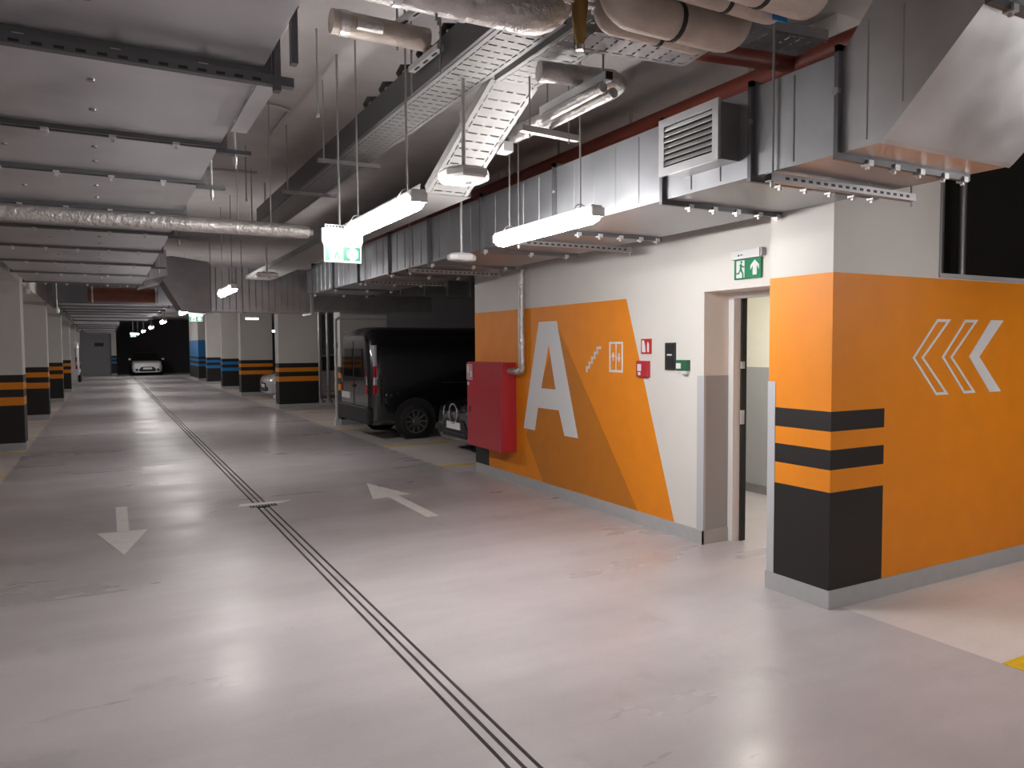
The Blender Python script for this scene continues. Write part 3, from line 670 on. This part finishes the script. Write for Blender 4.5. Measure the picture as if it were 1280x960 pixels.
# short pipe with tape label behind the big pipe
pd = empty('insulated_pipe', (0, 3.93, 3.40), 'short lagged pipe with foil tape behind the thick silver pipe', 'pipe')
MB().tube([(1.08, 0, 0), (1.30, 0, 0), (1.62, 0, 0)], .062, 16).build('lagging', 'beige', pd)
MB().tube([(1.12, 0, 0), (1.17, 0, 0)], .066, 16).build('tape_band', 'foil', pd)
MB().tube([(1.20, -.05, -.01), (1.34, -.05, -.01)], .03, 10).build('tape_patch', 'foil', pd)
for k, (p0, p1) in enumerate((((1.60, 4.13, 3.30), (1.615, 3.74, 3.30)), ((1.45, 3.95, 3.46), (1.52, 3.55, 3.46)))):
    t = empty('slotted_channel', (0, 0, 0), 'short slotted angle bracket at the cable tray edge', 'bracket', 'slotted angle brackets')
    MB().bar(p0, p1, .04, .03).build('channel', 'zinc', t)
    hm = MB()
    P0, P1 = Vector(p0), Vector(p1)
    for f in (.2, .5, .8):
        c = P0.lerp(P1, f); d = (P1-P0).normalized()*.03; hm.bar(c-d-Vector((0, 0, .0145)), c+d-Vector((0, 0, .0145)), .014, .004)
    tag(hm.build('slot', 'trim', t), kind='stuff')
    MB().tube([(p0[0], p0[1], p0[2]-.14), (p0[0], p0[1], CZ)], .006, 6).build('hanger_rod', 'rod', t)
    MB().tube([(p1[0], p1[1], p1[2]-.14), (p1[0], p1[1], CZ)], .006, 6).build('hanger_rod', 'rod', t)
# red sprinkler pipe above the duct
rp = empty('sprinkler_pipe', (4.05, 0, 3.545), 'dark red sprinkler pipe running above the long duct', 'pipe')
MB().tube([(0, 2.15, 0), (0, 14, 0)], .075, 14).build('pipe', 'redpipe', rp)
for y in (2.4, 3.9, 5.25, 6.43, 8.5, 11): MB().tube([(0, y, 0), (0, y, CZ-3.545)], .012, 6).build('hanger_rod', 'rod', rp)
rp2 = empty('sprinkler_pipe', (2.75, 0, 3.45), 'dark red sprinkler branch pipe crossing below the ceiling', 'pipe')
MB().tube([(-.3, 3.55, 0), (1.28, 3.50, .09)], .055, 12).build('pipe', 'redpipe', rp2)
MB().tube([(.0, 3.54, .0), (.0, 3.54, .3)], .01, 6).build('hanger_rod', 'rod', rp2)
# ceiling conduits
for k, pts in enumerate(([(.5, 6.5, CZ-.02), (1.35, 6.55, CZ-.02), (1.44, 6.6, CZ-.02), (1.45, 7.4, CZ-.02)], [(.3, 9.2, CZ-.02), (1.6, 9.1, CZ-.02)], [(1.06, 4.6, CZ-.02), (1.06, 6.2, CZ-.02)])):
    pipe('conduit', pts, .014, 'ceiling', 'thin grey conduit run along the ceiling', 'conduit', 'ceiling conduits', 8)
# hanger rods near tray
for (x, y) in ((1.52, 5.8), (1.52, 7.1), (1.52, 9.0)):
    t = empty('hanger_rod', (x, y, 3.12), 'thin threaded rod carrying the long cable tray', 'rod', 'tray rods')
    MB().tube([(0, 0, 0), (0, 0, CZ-3.12)], .006, 6).build('rod', 'rod', t)
    MB().bar((-.05, 0, .02), (.45, 0, .02), .03, .03).build('cross_bar', 'galvd', t)

# ================================================================ CABLE TRAYS
def tray(name, L, W, label, side=.055, slots=True, m='tray'):
    """perforated tray along local +y, bottom at z 0"""
    t = empty(name, (0, 0, 0), label, 'cable tray'); b = MB(); th = .002
    ew = .028
    if slots:
        step = .075; sl_ = .012; n = int(L/step)
        b.box(-W/2, -W/2+ew, 0, L, 0, th).box(W/2-ew, W/2, 0, L, 0, th)
        x0, x1 = -W/2+ew, W/2-ew
        for i in range(n+1):
            y = i*step; y2 = min(L, y+step-sl_)
            b.box(x0+.008, x1-.008, y, y2, 0, th)
            b.box(x0, x0+.008, y+.02, y2-.02, 0, th); b.box(x1-.008, x1, y+.02, y2-.02, 0, th)
            if y2 < L:
                for f in (.0, .36, .64, 1.0):
                    c = x0+.008+(x1-x0-.016)*f; q_ = .012
                    b.box(max(x0+.008, c-q_), min(x1-.008, c+q_), y2, min(L, y+step), 0, th)
    else:
        b.box(-W/2, W/2, 0, L, 0, th)
    b.build('tray_bottom', m, t)
    for s_ in (-1, 1):
        MB().box(s_*W/2, s_*(W/2-.002), 0, L, 0, side).box(s_*W/2, s_*(W/2-.012), 0, L, side-.002, side).build('side_rail', m, t)
    return t
t1 = tray('cable_tray', 6.4, .27, 'long upper perforated cable tray with dark cables along the lane', .06)
t1.location = (1.80, 3.0, 3.2)
sd = MB().box(-.16, -.138, 0, 6.4, .0, .17).build('cover_plate', 'flange', t1)
cab = [(1.70, .024, .02), (1.755, .030, .025), (1.815, .024, .02), (1.875, .03, .026), (1.725, .09, .027), (1.80, .085, .027)]
for k, (x, dz, rr) in enumerate(cab):
    pts = [(x+random.uniform(-.004, .004), 3.0+j*.8, 3.202+dz+random.uniform(0, .006)) for j in range(9)]
    pipe('power_cable', pts, rr, 'cable', 'thick dark cable lying in the long upper cable tray', 'cable', 'cables in the upper tray', 8)
for i in range(6):
    y = 3.45+i*.34
    pipe('cable_loop', [(1.69, y, 3.35), (1.66, y+.03, 3.41), (1.69, y+.06, 3.46), (1.75, y+.06, 3.47)], .02, 'cable', 'dark cable loop rising from the long cable tray', 'cable', 'cable loops over the tray', 8)
t3 = tray('cable_tray', .95, .27, 'short perforated tray piece above the thick pipe end'); t3.location = (2.11, 2.86, 3.2)
import_len = math.hypot(.98, .45)
t4 = tray('cable_tray', import_len, .31, 'slanted perforated cable tray dropping to the lower tray'); t4.location = (2.10, 3.80, 3.2)
t4.rotation_euler.x = -math.atan2(.45, .98)
t2 = tray('cable_tray', 7.2, .38, 'lower cable tray running away along the lane', .06, slots=False); t2.location = (2.10, 4.80, 2.75)
jb = empty('junction_box', (2.30, 4.30, 2.98), 'small white junction box on the slanted tray', 'box')
MB().box(-.035, .035, -.05, .05, -.03, .03).build('body', 'plastic', jb)
MB().box(-.03, .03, -.045, .045, -.034, -.03).build('lid', 'plastic', jb)
# upper crossing tray
t5 = tray('cable_tray', .62, .22, 'short perforated tray crossing under the beige pipes'); t5.location = (2.0, 2.95, 3.12); t5.rotation_euler.z = R(-97)
t6 = tray('cable_tray', .9, .25, 'dark perforated tray in shade above the grille duct', m='galvd'); t6.location = (2.72, 3.12, 3.40); t6.rotation_euler.z = R(-97)

# rods of light weight hanging near the lights
for (x, y, z0) in ((1.25, 4.9, 3.2), (1.30, 8.0, 3.2)):
    t = empty('hanger_rod', (x, y, z0), 'bare threaded rod hanging from the ceiling over the lane', 'rod', 'bare ceiling rods')
    MB().tube([(0, 0, 0), (0, 0, CZ-z0)], .006, 6).build('rod', 'rod', t)
    MB().tube([(0, 0, -.01), (0, 0, .01)], .012, 6).build('nut', 'zinc', t)

# sensors at the left columns
for (x, y, z, l_) in ((-1.10, 14.6, 2.68, 'white pendant detector in front of the nearest banded column'), (-.86, 18.2, 2.52, 'white pendant detector in front of the second banded column')):
    t = empty('pendant_detector', (x, y, z), l_, 'detector')
    MB().tube([(0, 0, -.07), (0, 0, -.05), (0, 0, .02), (0, 0, .06)], [.02, .045, .05, .02], 12).build('body', 'plastic', t)
    MB().tube([(0, 0, .05), (0, 0, CZ-z)], .01, 6).build('stem', 'zinc', t)
# drop pipes in the bays
for (x, y) in ((5.62, 22.3), (5.86, 22.3)):
    t = empty('drain_pipe', (x, y, 0), 'shiny vertical downpipe beside the banded column', 'pipe', 'pair of vertical downpipes')
    MB().tube([(0, 0, .25), (0, 0, CZ)], .05, 12).build('pipe', 'galv', t)
    MB().tube([(0, 0, .3), (0, 0, .2), (.04, 0, .1), (.12, 0, .06)], .055, 12).build('elbow', 'galv', t)
# white pipe standing at the tail of the van
wp = empty('white_pipe', (4.40, 16.08, 0), 'thin white pipe standing on the floor at the tail of the black van', 'pipe')
MB().tube([(0, 0, 0), (0, 0, 2.26), (.02, 0, 2.32), (.08, 0, 2.345), (1.15, 0, 2.36)], .032, 10).build('pipe', 'plastic', wp)
MB().tube([(0, 0, 1.70), (0, 0, 1.80)], .045, 10).build('coupling', 'zinc', wp)
MB().box(-.05, .05, -.05, .05, 0, .14).build('foot', 'plastic', wp)

# ================================================================ VEHICLES
def wheel(parent, x, y, r, out, spokes=10):
    """wheel in local xz plane at y; out=+1/-1 is the outer side"""
    wv = MB(); n = 28
    prof = [(r*.66, -.10), (r*.93, -.11), (r, -.07), (r, .05), (r*.93, .095), (r*.68, .10)]
    rings = []
    for i in range(n):
        a = 2*math.pi*i/n; rings.append([(x+math.cos(a)*q, y+out*d, r+math.sin(a)*q) for q, d in prof])
    rings.append(rings[0]); wv.loft(rings, closed=False, caps=False)
    ty = wv.build('tyre', 'tyre', parent)
    k = MB(); k.disc((x, y+out*.085, r), 1, r*.70, .02, 28, r*.62); k.disc((x, y+out*.08, r), 1, r*.16, .04, 14)
    for i in range(spokes):
        a = 2*math.pi*i/spokes; c, s = math.cos(a), math.sin(a)
        k.add([(x+c*r*.12-s*.018, y+out*.075, r+s*r*.12+c*.018), (x+c*r*.12+s*.018, y+out*.075, r+s*r*.12-c*.018),
               (x+c*r*.66+s*.012, y+out*.09, r+s*r*.66-c*.012), (x+c*r*.66-s*.012, y+out*.09, r+s*r*.66+c*.012),
               (x+c*r*.12-s*.018, y+out*.055, r+s*r*.12+c*.018), (x+c*r*.12+s*.018, y+out*.055, r+s*r*.12-c*.018),
               (x+c*r*.66+s*.012, y+out*.07, r+s*r*.66-c*.012), (x+c*r*.66-s*.012, y+out*.07, r+s*r*.66+c*.012)],
              [(0,1,2,3),(7,6,5,4),(0,4,5,1),(1,5,6,2),(2,6,7,3),(3,7,4,0)])
    k.build('rim', 'rim', ty)
    MB().disc((x, y+out*.03, r), 1, r*.64, .02, 24).build('brake_disc', 'trim', ty)
FR = [(0, 0), (.86, 0), (.97, .05), (1.0, .30), (.995, .50), (.96, .70), (.90, .88), (.84, .95), (.74, .99), (0, 1.0)]
def vanbody(st):
    rings = []
    for (x, zb, zt, w_) in st:
        h_ = [(a*w_, zb+(zt-zb)*b) for a, b in FR]
        rings.append([(x, y, z) for y, z in h_]+[(x, -y, z) for y, z in h_[-2:0:-1]])
    return MB().loft(rings)
def make_van(name, loc, rz, paint, label):
    t = empty(name, loc, label, 'van', rz=rz)
    st = [(0, .36, 1.92, .86), (.03, .30, 2.01, .93), (.10, .28, 2.06, .965), (.3, .27, 2.09, .985), (3.1, .27, 2.09, .985), (3.55, .27, 2.02, .985), (4.15, .27, 1.32, .975), (4.75, .28, 1.08, .93), (4.93, .32, .95, .86), (5.0, .40, .78, .74)]
    vanbody(st).build('body', paint, t, sharp=40)
    MB().prism([(-.62, 1.15), (-.06, 1.15), (-.06, 1.68), (-.55, 1.68)], 0, -.012, .02).prism([(.62, 1.15), (.06, 1.15), (.06, 1.68), (.55, 1.68)], 0, -.012, .02).build('rear_window', 'glass', t)
    MB().box(-.006, .02, -.012, .012, .45, 1.82).build('door_gap', 'trim', t)
    MB().prism([(-.985, .30), (.985, .30), (.985, .58), (.9, .62), (-.9, .62), (-.985, .58)], 0, -.05, .06).build('bumper', 'trim', t, bevel=.03)
    MB().box(-.02, 0, .25, .78, .72, .84).build('number_plate', 'plate', t)
    MB().box(-.03, 0, -.06, .06, .95, 1.0).build('door_handle', 'trim', t)
    for s_ in (-1, 1):
        lp = empty('tail_lamp'); lp.parent = t
        for (z0, z1, m, nm) in ((.86, 1.02, 'tail', 'red_lens'), (1.02, 1.16, 'lens', 'clear_gloss_lens'), (1.16, 1.36, 'tail', 'red_lens'), (1.36, 1.74, 'lens', 'clear_gloss_lens')):  # uppermost pale piece paints a white reflection on the lamp
            MB().loft([[(-.018 + (z-.86)*.035, s_*.80, z), (.09+(z-.86)*.02, s_*(.992-(z-.86)*.05), z), (.13+(z-.86)*.02, s_*(.985-(z-.86)*.05), z), (.04, s_*.80, z)] for z in (z0, z1)], smooth=False).build(nm, m, lp)
        MB().box(1.4, 3.0, s_*.983, s_*.992, 1.02, 1.04).build('side_rail_groove', 'trim', t)
        MB().prism([(3.2, 1.15), (4.05, 1.15), (3.62, 1.70), (3.2, 1.72)], 1, s_*.955, s_*.987).build('side_window', 'glass', t)
        MB().box(4.0, 4.12, s_*.98, s_*1.14, 1.10, 1.32).build('mirror', 'trim', t, bevel=.02)
        for x in (.87, 3.98):
            MB().disc((x, s_*.975, .36), 1, .41, .03, 28).build('wheel_arch', 'trim', t)
            wheel(t, x, s_*.93, .325, s_)
    MB().add([(4.13, -.80, 1.36), (4.13, .80, 1.36), (3.60, .70, 1.98), (3.60, -.70, 1.98)], [(0, 1, 2, 3)]).build('windscreen', 'glass', t)
    return t
# black van: tail at the lane, pointing into the bay (+x)
make_van('panel_van', (4.16, 13.98, 0), 0, 'carblack', 'black panel van parked with its tail to the lane beside the wall')
make_van('panel_van', (-1.0, 37.6, 0), math.pi, 'carwhite', 'white van parked with its tail out behind the banded columns')

def make_car(name, loc, rz, paint, label, grille='wide', badge=False):
    """front at local x=0, body runs to +x"""
    t = empty(name, loc, label, 'car', rz=rz)
    st = [(0, .24, .66, .66), (.05, .20, .74, .76), (.18, .19, .80, .84), (.5, .19, .87, .885), (1.05, .19, .95, .90), (3.5, .19, 1.0, .90), (3.95, .2, 1.0, .86), (4.15, .26, .92, .80), (4.25, .34, .80, .70)]
    fr = [(0, 0), (.86, 0), (.96, .10), (1.0, .45), (.985, .75), (.92, .93), (.80, .99), (0, 1.0)]
    rings = []
    for (x, zb, zt, w_) in st:
        h_ = [(a*w_, zb+(zt-zb)*b) for a, b in fr]; rings.append([(x, y, z) for y, z in h_]+[(x, -y, z) for y, z in h_[-2:0:-1]])
    MB().loft(rings).build('body', paint, t, sharp=40)
    gh = [(1.0, .94, .80, .955, .76), (1.75, .95, .84, 1.40, .60), (2.2, .95, .85, 1.45, .60), (3.1, .95, .84, 1.42, .58), (3.75, .96, .80, 1.02, .66)]
    MB().loft([[(x, -wb, zb), (x, wb, zb), (x, wt, zt), (x, -wt, zt)] for x, zb, wb, zt, wt in gh], smooth=False).build('glasshouse', 'glass', t)
    MB().loft([[(x, -wt-.01, zt-.01), (x, wt+.01, zt-.01), (x, wt*.9, zt+.02), (x, -wt*.9, zt+.02)] for x, zb, wb, zt, wt in gh[1:4]], smooth=False).build('roof', paint if paint != 'carwhite' else 'trim', t)
    MB().prism([(-.34, .56), (.34, .56), (.52, .36), (.44, .27), (-.44, .27), (-.52, .36)], 0, -.012, .03).build('grille', 'trim', t)
    for z in (.33, .39, .45, .50): MB().box(-.018, -.010, -.40, .40, z, z+.012).build('grille_bar', 'panel', t)
    MB().box(-.028, -.01, -.26, .26, .40, .51).build('number_plate', 'plate', t)
    if badge:
        MB().disc((-.02, 0, .645), 0, .165, .02, 32, .142).build('badge_ring', 'chrome', t)
        MB().tube([(-.02, .34, .75), (-.02, .38, .68), (-.02, .38, .60)], .012, 8).build('chrome_trim', 'chrome', t)
    for s_ in (-1, 1):
        MB().loft([[(.00, s_*.42, .62), (.00, s_*.42, .67)], [(.045, s_*.66, .62), (.045, s_*.64, .72)], [(.20, s_*.85, .64), (.22, s_*.83, .76)]], closed=False, caps=False).build('headlamp', 'lens' if paint != 'carwhite' else 'trim', t)
        MB().box(-.01, .05, s_*.54, s_*.68, .30, .44).build('fog_lamp', 'trim', t, bevel=.01)
        MB().box(1.15, 1.28, s_*.90, s_*1.05, .98, 1.10).build('mirror', paint, t, bevel=.02)
        for x in (.85, 3.45):
            MB().disc((x, s_*.885, .34), 1, .37, .03, 28).build('wheel_arch', 'trim', t)
            wheel(t, x, s_*.82, .31, s_)
    return t
make_car('hatchback_car', (2.33, 53.0, 0), math.pi/2, 'carwhite', 'white car facing along the lane in front of the dark end wall')
make_car('parked_car', (4.85, 10.83, 0), 0, 'carblack', 'black car with chrome badge ring parked between van and red cabinet', badge=True)
make_car('parked_car', (4.62, 25.9, 0), 0, 'carsilver', 'silver car whose nose shows between two banded columns')
